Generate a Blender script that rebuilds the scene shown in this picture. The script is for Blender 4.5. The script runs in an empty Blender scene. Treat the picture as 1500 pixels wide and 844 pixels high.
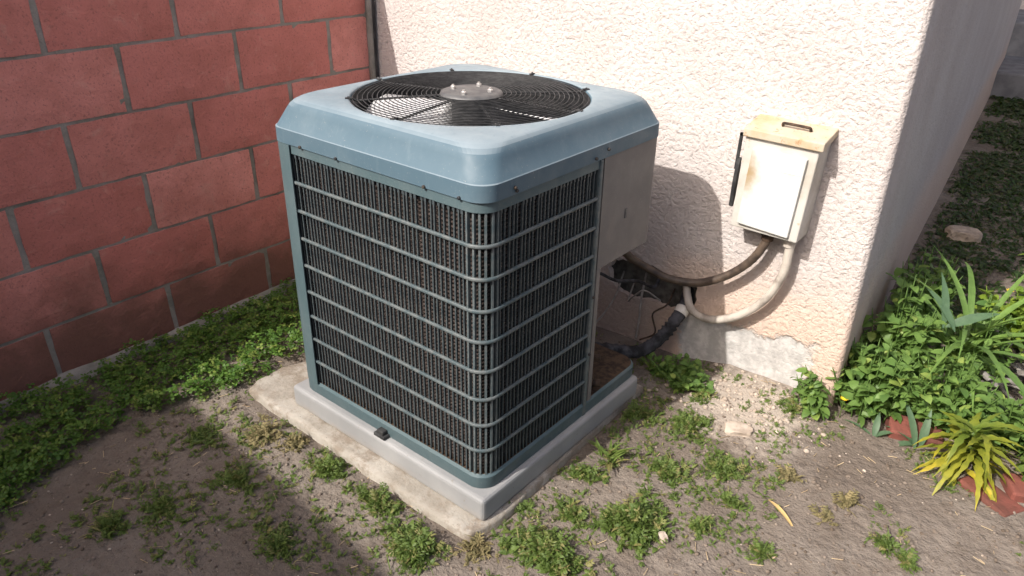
import bpy, bmesh, math, random
import numpy as np
from mathutils import Matrix, Vector, noise

random.seed(7); rng = np.random.default_rng(7)
scene = bpy.context.scene
R = math.radians

# ------------------------------------------------------------------ camera
cam = bpy.data.cameras.new('camera'); cam.sensor_width = 36; cam.lens = 26.453
cam.clip_start = .05; cam.clip_end = 300
camo = bpy.data.objects.new('camera', cam); scene.collection.objects.link(camo)
camo.matrix_world = Matrix(((0.78723, -0.29156, 0.54338, 2.3989),
                            (0.61646, 0.34947, -0.70558, -2.1629),
                            (0.01582, 0.89043, 0.45485, 1.4185), (0, 0, 0, 1)))
scene.camera = camo
# ------------------------------------------------------------------ sky, sun, exposure
SUN = Vector((.20, 1, -.9)).normalized()
w = bpy.data.worlds.new('World'); scene.world = w; w.use_nodes = True
nt = w.node_tree; bg = nt.nodes['Background']; sky = nt.nodes.new('ShaderNodeTexSky')
sky.sky_type = 'NISHITA'; sky.sun_disc = False
sky.sun_elevation = math.asin(-SUN.z); sky.sun_rotation = math.pi + math.atan2(.20, 1)
sky.dust_density = 6.0; sky.air_density = .7; sky.ozone_density = .6
nt.links.new(sky.outputs[0], bg.inputs[0]); bg.inputs[1].default_value = .15
sl = bpy.data.lights.new('sun', 'SUN'); sl.energy = 4.0; sl.angle = R(.6); sl.color = (1, .95, .88)
so = bpy.data.objects.new('sun', sl); scene.collection.objects.link(so)
so.rotation_euler = SUN.to_track_quat('-Z', 'Y').to_euler(); so.location = (-1, -6, 6)
vs = scene.view_settings
vs.view_transform = 'Standard'; vs.look = 'None'; vs.gamma = 1; vs.use_curve_mapping = False; vs.exposure = 0.42

# ------------------------------------------------------------------ helpers
def link(o): scene.collection.objects.link(o); return o
def tag(o, label, cat=None, group=None):
    o['label'] = label
    if cat: o['category'] = cat
    if group: o['group'] = group
    return o
def empty(name, loc=(0, 0, 0), rz=0):
    o = bpy.data.objects.new(name, None); o.empty_display_size = .1
    o.location = loc; o.rotation_euler = (0, 0, rz); return link(o)
class MB:
    def __init__(s): s.v = []; s.f = []; s.a = []
    def add(s, v, f, M=None, var=None):
        b = len(s.v)
        if M is not None: v = [tuple(M @ Vector(q)) for q in v]
        s.v += [tuple(q) for q in v]; s.f += [tuple(i + b for i in q) for q in f]
        s.a += [var if var is not None else .5] * len(v)
    def box(s, a, b, M=None):
        x0, y0, z0 = a; x1, y1, z1 = b
        s.add([(x0, y0, z0), (x1, y0, z0), (x1, y1, z0), (x0, y1, z0), (x0, y0, z1), (x1, y0, z1), (x1, y1, z1), (x0, y1, z1)],
              [(3, 2, 1, 0), (4, 5, 6, 7), (0, 1, 5, 4), (1, 2, 6, 5), (2, 3, 7, 6), (3, 0, 4, 7)], M)
    def mesh(s, name, smooth=False):
        me = bpy.data.meshes.new(name); me.from_pydata(s.v, [], s.f); me.update()
        at = me.attributes.new('var', 'FLOAT', 'POINT'); at.data.foreach_set('value', np.array(s.a, dtype=np.float32))
        if smooth: me.polygons.foreach_set('use_smooth', [True] * len(me.polygons))
        return me
    def build(s, name, mat, parent=None, smooth=False, bevel=0, seg=2):
        return obj(name, s.mesh(name, smooth), mat, parent, bevel, seg)
def obj(name, me, mat, parent=None, bevel=0, seg=2):
    o = bpy.data.objects.new(name, me)
    if mat and not me.materials: me.materials.append(mat)
    link(o)
    if parent: o.parent = parent
    if bevel:
        m = o.modifiers.new('bevel', 'BEVEL'); m.width = bevel; m.segments = seg; m.limit_method = 'ANGLE'; m.angle_limit = R(35)
    return o
def autosmooth(me, ang=35):
    me.polygons.foreach_set('use_smooth', [True] * len(me.polygons))
    bm = bmesh.new(); bm.from_mesh(me)
    for e in bm.edges:
        if len(e.link_faces) == 2 and e.calc_face_angle(0) > R(ang): e.smooth = False
    bm.to_mesh(me); bm.free()
def catmull(P, n=8):
    P = [Vector(p) for p in P]; out = []
    Q = [P[0] * 2 - P[1]] + P + [P[-1] * 2 - P[-2]]
    for i in range(1, len(Q) - 2):
        for k in range(n):
            t = k / n; a, b, c, d = Q[i - 1], Q[i], Q[i + 1], Q[i + 2]
            out.append(.5 * ((2 * b) + (c - a) * t + (2 * a - 5 * b + 4 * c - d) * t * t + (3 * b - a - 3 * c + d) * t ** 3))
    out.append(P[-1]); return out
def tube(mb, P, r, seg=8, closed=False, rib=0, var=None, cap=True):
    P = [Vector(p) for p in P]; n = len(P); v = []; f = []
    up = Vector((0, 0, 1)); prev = None
    for i, p in enumerate(P):
        t = ((P[(i + 1) % n] - P[i - 1]) if closed else (P[min(i + 1, n - 1)] - P[max(i - 1, 0)])).normalized()
        a = prev - t * prev.dot(t) if prev else (t.cross(up) if abs(t.z) < .95 else t.cross(Vector((1, 0, 0))))
        a.normalize(); prev = a; b = t.cross(a)
        rr = (r[i] if isinstance(r, (list, tuple)) else r) * (1 + (rib if i % 2 else 0))
        for k in range(seg):
            an = 2 * math.pi * k / seg; v.append(p + (a * math.cos(an) + b * math.sin(an)) * rr)
    for i in range(n if closed else n - 1):
        j = (i + 1) % n
        for k in range(seg):
            l = (k + 1) % seg; f.append((i * seg + k, i * seg + l, j * seg + l, j * seg + k))
    if cap and not closed: f += [tuple(range(seg))[::-1], tuple((n - 1) * seg + k for k in range(seg))]
    mb.add(v, f, None, var)

# ------------------------------------------------------------------ node materials
class NT:
    def __init__(s, name):
        s.m = bpy.data.materials.new(name); s.m.use_nodes = True; s.t = s.m.node_tree
        s.p = s.t.nodes['Principled BSDF']; s.co = s.n('ShaderNodeTexCoord').outputs['Object']
    def n(s, k, **kw):
        nd = s.t.nodes.new(k)
        for a, b in kw.items(): setattr(nd, a, b)
        return nd
    def lk(s, a, b): s.t.links.new(a, b)
    def setv(s, sock, v):
        if hasattr(v, 'node'): s.lk(v, sock)
        else: sock.default_value = v
    def math(s, op, a, b=0, c=0, clamp=False):
        nd = s.n('ShaderNodeMath', operation=op); nd.use_clamp = clamp
        s.setv(nd.inputs[0], a); s.setv(nd.inputs[1], b); s.setv(nd.inputs[2], c); return nd.outputs[0]
    def noise(s, scale, detail=4, rough=.55, dist=0, co=None):
        nd = s.n('ShaderNodeTexNoise'); nd.inputs['Scale'].default_value = scale; nd.inputs['Detail'].default_value = detail
        nd.inputs['Roughness'].default_value = rough; nd.inputs['Distortion'].default_value = dist
        s.lk(co or s.co, nd.inputs['Vector']); return nd.outputs['Fac']
    def ramp(s, fac, lo, hi, a=0, b=1):
        nd = s.n('ShaderNodeMapRange'); nd.clamp = True; nd.interpolation_type = 'SMOOTHSTEP'
        s.setv(nd.inputs[0], fac); s.setv(nd.inputs[1], lo); s.setv(nd.inputs[2], hi); s.setv(nd.inputs[3], a); s.setv(nd.inputs[4], b); return nd.outputs[0]
    def mix(s, f, a, b, mode='MIX'):
        nd = s.n('ShaderNodeMix', data_type='RGBA', blend_type=mode)
        s.setv(nd.inputs[0], f)
        for i, q in ((6, a), (7, b)): s.setv(nd.inputs[i], q if hasattr(q, 'node') else (*q, 1))
        return nd.outputs[2]
    def scaled(s, v):
        nd = s.n('ShaderNodeMapping'); nd.inputs['Scale'].default_value = v; s.lk(s.co, nd.inputs[0]); return nd.outputs[0]
    def sep(s):
        nd = s.n('ShaderNodeSeparateXYZ'); s.lk(s.co, nd.inputs[0]); return nd.outputs
    def color(s, c): s.setv(s.p.inputs['Base Color'], c if hasattr(c, 'node') else (*c, 1))
    def rough(s, v, spec=.5, metal=0): s.setv(s.p.inputs['Roughness'], v); s.p.inputs['Specular IOR Level'].default_value = spec; s.setv(s.p.inputs['Metallic'], metal)
    def bump(s, h, strength=.5, dist=.01, prev=None):
        nd = s.n('ShaderNodeBump'); nd.inputs['Strength'].default_value = strength; nd.inputs['Distance'].default_value = dist
        s.lk(h, nd.inputs['Height'])
        if prev: s.lk(prev, nd.inputs['Normal'])
        s.lk(nd.outputs[0], s.p.inputs['Normal']); return nd.outputs[0]
def simple(name, a, b, scale=20, rough=.6, spec=.5, metal=0, bump=.2, bscale=80, lo=.35, hi=.65, bdist=.003):
    t = NT(name); t.color(t.mix(t.ramp(t.noise(scale), lo, hi), a, b)); t.rough(rough, spec, metal)
    if bump: t.bump(t.noise(bscale, 3), bump, bdist)
    return t.m

M = {}
# painted steel of the condenser: slate blue-green, dust, chalking, lid top brightness painted in
def paint(name, base, dusty, amt=.5, rough=.42):
    t = NT(name)
    n = t.ramp(t.noise(6, 6, .65), .42, .75, 0, amt); sp = t.ramp(t.noise(220, 3), .66, .74, 0, .45)
    c = t.mix(n, base, dusty); c = t.mix(sp, c, (.34, .33, .30)); t.color(c)
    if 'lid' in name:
        g_ = t.n('ShaderNodeNewGeometry'); s3 = t.n('ShaderNodeSeparateXYZ'); t.lk(g_.outputs['True Normal'], s3.inputs[0]); c = t.mix(t.math('MULTIPLY', t.ramp(s3.outputs[2], .55, .98), t.ramp(t.noise(5, 5, .6), .25, .75, .5, .95)), c, (.27, .325, .36))  # upward lid faces lightened, brightness of the top put into the colour
    st = t.noise(9, 4, .6, co=t.scaled((6, 6, .7)))
    c2 = t.mix(t.ramp(st, .56, .72, 0, .35), c, dusty); t.color(c2)
    t.rough(t.ramp(t.noise(18, 4), .3, .7, rough - .04, rough + .18), .35); t.bump(t.noise(90, 2), .06, .002); return t.m
M['paint'] = paint('slate_paint', (.072, .112, .125), (.125, .155, .16))
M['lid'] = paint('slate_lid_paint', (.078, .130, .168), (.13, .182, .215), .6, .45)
M['panelp'] = paint('warm_bounce_panel_paint', (.165, .152, .145), (.20, .185, .172), .5, .5)  # panel in shade: its warm ground bounce is put into this tone
M['wire'] = simple('grille_wire_paint', (.038, .052, .060), (.07, .084, .088), 30, .5, .4, 0, 0)
M['rail'] = simple('grille_rail_paint', (.068, .095, .105), (.125, .14, .142), 40, .5, .4, 0, .1)
M['coil'] = simple('coil_tube', (.055, .043, .039), (.12, .095, .088), 60, .5, .5, .3, 0)
M['fins'] = simple('coil_fin_block', (.030, .024, .022), (.05, .042, .038), 40, .8, .2, 0, 0)
M['black'] = simple('black_steel', (.018, .019, .021), (.04, .04, .042), 30, .5, .5, 0, 0)
M['guard'] = simple('guard_wire_black', (.02, .021, .023), (.045, .045, .047), 50, .6, .3, 0, 0)
M['plate'] = simple('motor_plate_grey', (.085, .085, .09), (.13, .13, .13), 40, .5, .5, .3, .1)
M['bolt'] = simple('zinc_bolt', (.6, .58, .55), (.75, .74, .72), 80, .35, .5, .8, 0)
M['screw'] = simple('rusty_screw', (.03, .035, .04), (.08, .06, .045), 80, .6, .4, .2, 0)
M['blade'] = simple('fan_blade_alloy', (.66, .66, .67), (.75, .75, .77), 14, .45, .5, .2, 0)
M['rust'] = simple('rusty_valve', (.032, .022, .017), (.085, .055, .036), 60, .75, .3, .2, .4)
M['brass'] = simple('old_brass', (.2, .13, .06), (.1, .07, .05), 60, .55, .5, .6, .2)
# pad and slab
t = NT('grey_pad_composite'); c = t.mix(t.ramp(t.noise(5, 5), .35, .7), (.26, .262, .265), (.325, .325, .325))
c = t.mix(t.ramp(t.noise(60, 4, .7), .62, .72, 0, .6), c, (.22, .19, .16)); z = t.sep()[2]
d = t.math('MULTIPLY', t.ramp(z, .0, .035, .8, 0), t.ramp(t.noise(12, 4), .35, .65)); t.color(t.mix(d, c, (.30, .25, .20)))
t.rough(.62, .35); t.bump(t.noise(260, 2), .15, .002); M['pad'] = t.m
t = NT('old_concrete'); c = t.mix(t.ramp(t.noise(7, 6, .65), .35, .68), (.30, .272, .232), (.42, .39, .345))
c = t.mix(t.ramp(t.noise(13, 6, .75), .44, .62, 0, .95), c, (.235, .195, .155)); c = t.mix(t.ramp(t.noise(150, 3), .64, .74, 0, .7), c, (.13, .11, .09)); t.color(c)
t.rough(.9, .2); t.bump(t.noise(45, 6, .7), .6, .008); M['slab'] = t.m
# stucco
t = NT('pink_stucco'); X, Y, Z = t.sep()
c = t.mix(t.ramp(t.noise(3, 5), .3, .7), (.505, .452, .432), (.565, .52, .50))
lump = t.noise(72, 5, .58, .3); var_ = t.noise(4, 3)
pit = t.ramp(t.math('ADD', lump, t.math('MULTIPLY', var_, .16)), .36, .60)
h = t.math('ADD', t.math('MULTIPLY', pit, .45), t.math('MULTIPLY', lump, 1.1)); h = t.math('ADD', h, t.math('MULTIPLY', t.noise(17, 3, .5, .3), .7))
h = t.math('ADD', h, t.math('MULTIPLY', t.noise(150, 3, .65), .35))
c = t.mix(t.ramp(t.noise(62, 5, .62, .5), .41, .33, 0, .4), c, (.42, .375, .355))
c = t.mix(t.ramp(t.noise(2.2, 4, .6, co=t.scaled((3, 3, .6))), .52, .72, 0, .22), c, (.58, .50, .44))
# dirty splash band and weathering low on the wall
dn = t.noise(9, 5, .65)
dirt = t.math('MULTIPLY', t.ramp(t.math('ADD', Z, t.math('MULTIPLY', dn, -.35)), -.08, .16, 1, 0), .55)
c = t.mix(dirt, c, (.50, .36, .27))
tan = t.math('MULTIPLY', t.ramp(X, 1.3, 1.45), t.ramp(t.math('ADD', Z, t.math('MULTIPLY', dn, .2)), .38, .58, 1, 0)); c = t.mix(t.math('MULTIPLY', tan, .6), c, (.66, .48, .37))
# grey cement repair at the foot of the wall
wob = t.math('MULTIPLY', t.math('SUBTRACT', t.noise(11, 5, .7), .5), .17)
xm = t.math('MULTIPLY', t.ramp(t.math('ADD', X, wob), 1.47, 1.495), t.ramp(t.math('ADD', X, wob), 1.935, 1.90))
zm = t.ramp(t.math('ADD', t.math('ADD', Z, t.math('MULTIPLY', X, -.10)), wob), .035, .012)
pm = t.math('MULTIPLY', t.math('MULTIPLY', xm, zm), t.ramp(Y, .06, .02))
grey = t.mix(t.ramp(t.noise(24, 5, .65), .38, .66), (.40, .385, .37), (.56, .54, .52))
c = t.mix(pm, c, grey); t.color(c); t.rough(.92, .2)
hh = t.math('MULTIPLY', h, t.math('SUBTRACT', 1, t.math('MULTIPLY', pm, .7)))
t.bump(hh, .62, .009); M['stucco'] = t.m
M['cavity'] = simple('dark_wall_cavity', (.09, .088, .078), (.19, .18, .16), 30, .95, .1, 0, .6, 40, bdist=.01)
# blocks and mortar
t = NT('red_slump_block'); oi = t.n('ShaderNodeObjectInfo'); rnd = oi.outputs['Random']
geo = t.n('ShaderNodeNewGeometry'); 
ofs = t.n('ShaderNodeVectorMath', operation='ADD'); t.lk(t.co, ofs.inputs[0]); cmb = t.n('ShaderNodeCombineXYZ')
t.setv(cmb.inputs[0], t.math('MULTIPLY', rnd, 37)); t.setv(cmb.inputs[1], t.math('MULTIPLY', rnd, 91)); t.lk(cmb.outputs[0], ofs.inputs[1]); co = ofs.outputs[0]
c = t.mix(rnd, (.54, .19, .162), (.70, .295, .255))
c = t.mix(t.ramp(t.noise(7, 5, .6, 0, co), .35, .7, 0, .6), c, (.42, .15, .12))
c = t.mix(t.ramp(t.noise(120, 4, .7, 0, co), .54, .68, 0, .6), c, (.22, .10, .088))
c = t.mix(t.ramp(t.noise(16, 5, .7, .5, co), .55, .74, 0, .6), c, (.60, .30, .25))
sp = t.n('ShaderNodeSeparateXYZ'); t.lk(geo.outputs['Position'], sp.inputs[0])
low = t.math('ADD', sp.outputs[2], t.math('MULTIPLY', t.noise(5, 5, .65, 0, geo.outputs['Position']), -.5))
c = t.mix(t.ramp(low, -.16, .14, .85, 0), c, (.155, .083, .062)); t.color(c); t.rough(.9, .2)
h = t.math('ADD', t.math('MULTIPLY', t.noise(140, 4, .7, 0, co), .5), t.noise(16, 4, .6, .8, co)); t.bump(h, .7, .007); M['block'] = t.m
t = NT('grey_mortar'); c = t.mix(t.ramp(t.noise(6, 5, .65), .35, .68), (.33, .305, .28), (.19, .185, .155))
c = t.mix(t.ramp(t.noise(70, 4, .7), .5, .7, 0, .6), c, (.30, .275, .25)); t.color(c); t.rough(.95, .1); t.bump(t.noise(90, 5, .7), .7, .006); M['mortar'] = t.m
# soil
t = NT('dry_soil'); X, Y, Z = t.sep()
c = t.mix(t.ramp(t.noise(2.2, 6, .6), .36, .64), (.165, .136, .113), (.225, .192, .163))
c = t.mix(t.ramp(t.noise(14, 6, .7), .45, .68, 0, .6), c, (.13, .103, .082))
c = t.mix(t.ramp(t.noise(95, 4, .75), .56, .70, 0, .7), c, (.08, .063, .05))
c = t.mix(t.ramp(t.noise(160, 3, .7), .64, .72, 0, .7), c, (.36, .31, .265))
pd = t.n('ShaderNodeVectorMath', operation='DISTANCE'); t.lk(t.co, pd.inputs[0]); pd.inputs[1].default_value = (1.80, -.16, 0)
pale = t.ramp(t.math('ADD', pd.outputs['Value'], t.math('MULTIPLY', t.noise(14, 5, .7), .35)), .42, .27); c = t.mix(t.math('MULTIPLY', pale, .75), c, (.45, .39, .33))
t.color(c); t.rough(.97, .08)
b1 = t.bump(t.noise(30, 5, .6), .8, .02); t.bump(t.noise(170, 3, .6), .5, .004, b1); M['soil'] = t.m
# far turf
M['concrete'] = simple('grey_step_concrete', (.14, .14, .15), (.2, .2, .21), 9, .9, .2, 0, .4, 50)
M['rubble'] = simple('pale_stucco_rubble', (.50, .43, .36), (.38, .31, .25), 30, .95, .1, 0, .5, 90)
M['pebble'] = simple('soil_crumb', (.25, .205, .17), (.12, .092, .07), 20, .95, .1, 0, .3, 90)
M['straw'] = simple('dry_straw', (.55, .43, .26), (.38, .28, .17), 20, .8, .2, 0, 0)
M['deadleaf'] = simple('dead_leaf_ochre', (.50, .36, .15), (.36, .24, .11), 14, .7, .3, 0, 0)
M['brick'] = simple('terracotta_brick', (.21, .072, .056), (.13, .055, .042), 18, .9, .2, 0, .5, 70, bdist=.006)
M['bark'] = simple('grey_weathered_wood', (.12, .11, .10), (.29, .27, .25), 26, .9, .15, 0, .8, 60, bdist=.008)
M['litter'] = simple('dark_bark_litter', (.05, .042, .036), (.15, .135, .12), 30, .95, .1, 0, .8, 60, bdist=.008)
M['stone'] = simple('tan_stone', (.42, .34, .27), (.30, .24, .19), 22, .9, .2, 0, .6, 60, bdist=.008)
M['white_conduit'] = simple('dirty_white_conduit', (.50, .455, .40), (.26, .225, .195), 14, .55, .4, 0, .15, 60, .45, .68)
M['black_conduit'] = simple('black_brown_conduit', (.045, .033, .027), (.11, .08, .06), 22, .5, .4, 0, .15)
M['foam'] = simple('black_foam_insulation', (.016, .016, .018), (.07, .07, .08), 30, .8, .3, 0, .8, 50, bdist=.01)
M['tape'] = simple('white_tape', (.75, .73, .7), (.6, .57, .52), 30, .6, .4, 0, .2)
M['web'] = simple('pale_wire', (.32, .30, .27), (.18, .16, .14), 30, .7, .3, 0, 0)
# disconnect box paint
t = NT('chalky_box_paint'); n = t.noise(7, 5, .65)
c = t.mix(t.ramp(n, .4, .7), (.50, .485, .45), (.40, .37, .32)); c = t.mix(t.ramp(t.noise(30, 4, .7), .6, .72, 0, .7), c, (.42, .30, .17)); t.color(c); t.rough(.6, .4); t.bump(t.noise(120, 3), .1, .002); M['box'] = t.m
t = NT('rust_stained_hood'); c = t.mix(t.ramp(t.noise(9, 5, .65), .36, .66), (.47, .41, .32), (.43, .32, .19)); c = t.mix(t.ramp(t.noise(40, 4, .7), .56, .68, 0, .8), c, (.33, .17, .07)); t.color(c); t.rough(.65, .35); M['hood'] = t.m
t = NT('white_box_cover'); X, Y, Z = t.sep()
c = t.mix(t.ramp(t.noise(9, 4), .4, .7), (.60, .605, .59), (.52, .52, .49))
sd = t.n('ShaderNodeVectorMath', operation='DISTANCE'); t.lk(t.scaled((1, 0, .55)), sd.inputs[0]); sd.inputs[1].default_value = (-.075, 0, .013)
st = t.ramp(t.math('ADD', sd.outputs['Value'], t.math('MULTIPLY', t.noise(24, 5, .7), .05)), .075, .022); c = t.mix(t.math('MULTIPLY', st, .9), c, (.30, .20, .08)); t.color(c); t.rough(.5, .4); M['cover'] = t.m
M['sticker'] = simple('faded_sticker', (.74, .74, .80), (.80, .80, .80), 40, .5, .4, 0, 0)
M['blackplastic'] = simple('black_plastic', (.02, .02, .022), (.05, .05, .05), 30, .5, .4, 0, .1)
# foliage
def leafmat(name, a, b, c3=None, trans=.35, rough=.5):
    t = NT(name); at = t.n('ShaderNodeAttribute', attribute_name='var'); v = at.outputs['Fac']
    c = t.mix(v, a, b)
    if c3: c = t.mix(t.ramp(v, .78, .95), c, c3)
    c = t.mix(t.ramp(t.noise(45, 3), .35, .65, 0, .35), c, tuple(q * .7 for q in a)); t.color(c); t.rough(rough, .35)
    tr = t.n('ShaderNodeBsdfTranslucent'); mx = t.n('ShaderNodeMixShader'); mx.inputs[0].default_value = trans
    t.lk(t.mix(.5, c, (.25, .35, .04)), tr.inputs[0]); out = t.t.nodes['Material Output']
    t.lk(t.p.outputs[0], mx.inputs[1]); t.lk(tr.outputs[0], mx.inputs[2]); t.lk(mx.outputs[0], out.inputs[0]); return t.m
M['clover'] = leafmat('clover_leaf', (.060, .14, .024), (.135, .245, .045), (.24, .31, .07))
M['weed'] = leafmat('weed_leaf', (.095, .15, .035), (.18, .25, .06), (.28, .25, .10))
M['bush'] = leafmat('bush_leaf', (.095, .185, .048), (.21, .33, .078), (.33, .42, .10))
M['strap'] = leafmat('strap_leaf', (.11, .20, .06), (.21, .34, .08))
M['bluestrap'] = leafmat('blue_green_leaf', (.085, .155, .09), (.12, .20, .11))
M['yellow'] = leafmat('yellowing_leaf', (.10, .17, .03), (.42, .38, .035), (.55, .42, .04))
M['lime'] = leafmat('lime_leaf', (.15, .26, .035), (.30, .40, .05))
M['dry'] = leafmat('dry_tuft_leaf', (.17, .15, .07), (.30, .24, .12), None, .2, .8)
M['turf'] = leafmat('shaded_turf_blade', (.028, .055, .016), (.055, .095, .025), (.11, .10, .05))
M['petal'] = simple('yellow_petal', (.8, .6, .03), (.7, .45, .03), 30, .6, .3, 0, 0)

# ------------------------------------------------------------------ ground
def fbm(x, y, s): return noise.fractal(Vector((x * s, y * s, 3.1)), 1.0, 2.0, 4)
SLAB = [(.51, -1.088), (.62, -1.097), (.80, -1.102), (.98, -1.112), (1.15, -1.117), (1.33, -1.126), (1.475, -1.124), (1.50, -1.05), (1.495, -.7), (1.49, -.27), (1.0, -.25), (.66, -.26), (.64, -.55), (.60, -.72), (.53, -.86), (.495, -.93), (.49, -1.03)]
def ground_z(x, y):
    z = .010 * fbm(x, y, 1.6) + .006 * fbm(x + 9, y, 7)
    if y > -.55 and 1.5 < x < 2.0: z += .045 * max(0, 1 - abs(y) / .38) * min(1, (x - 1.5) * 6) * min(1, (2.0 - x) * 6 + .3)
    if .4 < x < 1.6 and -1.2 < y < -.2:
        e = min(x - .45, 1.55 - x, y + 1.17, -.2 - y); k = max(0, min(1, e / .08)); z = z * (1 - k) - .012 * k
    return z
def axis(lo, a, b, hi, fine, n):
    c = list(np.arange(a, b + 1e-6, fine)); l = [a - (a - lo) * (k / n) ** 2.5 for k in range(n, 0, -1)]; r = [b + (hi - b) * (k / n) ** 2.5 for k in range(1, n + 1)]
    return l + c + r
gx = axis(-40, -.2, 3.2, 45, .022, 14); gy = axis(-40, -2.4, 1.6, 50, .022, 16)
gv = [(x, y, ground_z(x, y)) for y in gy for x in gx]; nx = len(gx)
gf = [(j * nx + i, j * nx + i + 1, (j + 1) * nx + i + 1, (j + 1) * nx + i) for j in range(len(gy) - 1) for i in range(nx - 1)]
mb = MB(); mb.v = gv; mb.f = gf; mb.a = [.5] * len(gv)
g = mb.build('ground', M['soil'], None, True); g['kind'] = 'structure'

# ------------------------------------------------------------------ house
house = tag(empty('stucco_house', (1.0, .5, 0)), 'pale pink stucco house corner behind the condenser with grey cement patch at its foot', 'house')
hm = bmesh.new(); ZT, ZB = 2.7, -.15
HOLE = [(1.17, .255), (1.20, .292), (1.26, .305), (1.33, .312), (1.40, .300), (1.47, .298), (1.513, .285), (1.520, .25), (1.512, .205), (1.485, .186), (1.43, .172), (1.36, .178), (1.30, .166), (1.23, .176), (1.185, .20)]
hl = []
for i, a in enumerate(HOLE):
    b = HOLE[(i + 1) % len(HOLE)]
    for k in range(4): q = k / 4; hl.append((a[0] + (b[0] - a[0]) * q + random.uniform(-.005, .005), a[1] + (b[1] - a[1]) * q + random.uniform(-.005, .005)))
XC = 2.01; rc = .022
outer = [(-.32, ZB), (XC - rc, ZB), (XC - rc, ZT), (-.32, ZT)]
vo = [hm.verts.new((x, 0, z)) for x, z in outer]; vh = [hm.verts.new((x, 0, z)) for x, z in hl]
es = [hm.edges.new((vo[i], vo[(i + 1) % 4])) for i in range(4)] + [hm.edges.new((vh[i], vh[(i + 1) % len(vh)])) for i in range(len(vh))]
bmesh.ops.triangle_fill(hm, use_beauty=True, edges=es, normal=(0, -1, 0))
for f in list(hm.faces):
    if f.normal.y > 0: f.normal_flip()
    c = f.calc_center_median()
vi = [hm.verts.new((x * .97 + .04, .018, z)) for x, z in hl]; n = len(hl)
for i in range(n): j = (i + 1) % n; hm.faces.new((vh[i], vh[j], vi[j], vi[i]))
# rounded corner and the long side wall running back
sd = Vector((-.068, 1, 0)).normalized(); loop = []
for k in range(1, 6): a = R(90) * k / 5; loop.append((XC - rc + rc * math.sin(a), rc - rc * math.cos(a)))
loop += [(XC + sd.x * d_, rc + sd.y * d_) for d_ in (.6, 1.5, 3, 4.6, 6.3)]
pb, pt = vo[1], vo[2]
for x, y in loop:
    b = hm.verts.new((x, y, ZB)); t_ = hm.verts.new((x, y, ZT)); f = hm.faces.new((pb, b, t_, pt)); f.smooth = True; pb, pt = b, t_
me = bpy.data.meshes.new('wall'); hm.to_mesh(me); hm.free()
wl = obj('wall', me, M['stucco'], house); wl.matrix_parent_inverse = Matrix.Translation((-1.0, -.5, 0))
mb = MB(); mb.box((-.32, .35, ZT), (XC - .1, 6.2, ZT + .05)); mb.box((-.32, .0, ZT), (XC - .03, .35, ZT + .05))
o = mb.build('roof', M['concrete'], house); o.matrix_parent_inverse = wl.matrix_parent_inverse
mb = MB(); mb.add([(1.1, .02, .1), (1.6, .02, .1), (1.6, .02, .38), (1.1, .02, .38), (1.13, .055, .13), (1.57, .055, .13), (1.57, .055, .35), (1.13, .055, .35)], [(4, 5, 6, 7), (0, 1, 5, 4), (1, 2, 6, 5), (2, 3, 7, 6), (3, 0, 4, 7)])
o = mb.build('wall_cavity', M['cavity'], house); o.matrix_parent_inverse = wl.matrix_parent_inverse; o['label'] = 'dark broken hole in the stucco'

# steps and doorway far along the side of the house
st = tag(empty('concrete_steps', (2.0, 6.4, 0)), 'two grey concrete steps at the far end of the shaded side yard', 'steps')
for (a, b) in (((-.7, -.9, -.1), (2.4, .1, .22)), ((-.6, .1, -.1), (2.4, 1.3, .52))):
    mb = MB(); mb.box(a, b); mb.build('step', M['concrete'], st, bevel=.02)
dw = tag(empty('rear_wing', (2.0, 7.75, 0)), 'dark rear wing with white pipe beyond the concrete steps', 'building')
mb = MB(); mb.box((-1.2, 0, -.1), (3.5, .3, 2.7)); mb.build('wall', M['stucco'], dw)
mb = MB(); mb.box((-.35, -.04, .5), (1.1, .02, 2.4)); mb.build('door', M['blackplastic'], dw, bevel=.01)
mb = MB(); tube(mb, catmull([(-.22, -.15, .42), (-.12, -.2, .95), (-.05, -.15, 1.5), (-.04, -.1, 2.4)], 6), .028, 8); mb.build('drain_pipe', M['white_conduit'], dw, True)

# ------------------------------------------------------------------ red block wall
CH, CL = .2032, .4064; J = .018
bw = tag(empty('block_wall', (0, -1.6, 0)), 'red concrete block garden wall with grey mortar joints', 'wall')
inv = Matrix.Translation((0, 1.6, 0))
def blockmesh(L, seed):
    rn = random.Random(seed); hL = (L - J) / 2; hH = (CH - .010) / 2; n1 = max(4, int(L / .035)); n2 = 5; v = []; f = []
    for j in range(n2 + 1):
        for i in range(n1 + 1):
            u = -1 + 2 * i / n1; q = -1 + 2 * j / n2; e = (i in (0, n1)) + (j in (0, n2))
            x = (-.0018 if e else 0) + rn.uniform(-.0012, .0012) - (.001 if e == 2 else 0)
            v.append((x, u * hL + (rn.uniform(-.0018, .0018) if i in (0, n1) else 0), q * hH + (rn.uniform(-.0016, .0016) if j in (0, n2) else 0)))
    for j in range(n2):
        for i in range(n1): a = j * (n1 + 1) + i; f.append((a, a + 1, a + n1 + 2, a + n1 + 1))
    rim = [i for i in range(n1 + 1)] + [(j + 1) * (n1 + 1) - 1 for j in range(1, n2 + 1)] + [n2 * (n1 + 1) + i for i in range(n1 - 1, -1, -1)] + [j * (n1 + 1) for j in range(n2 - 1, 0, -1)]
    b = len(v); v += [(-.06, v[i][1], v[i][2]) for i in rim]; m = len(rim)
    for k in range(m): l = (k + 1) % m; f.append((rim[k], b + k, b + l, rim[l]))
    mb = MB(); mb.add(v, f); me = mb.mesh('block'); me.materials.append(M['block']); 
    return me
full = [blockmesh(CL, s) for s in range(6)]; half = [blockmesh(CL / 2, s + 20) for s in range(2)]
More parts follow.
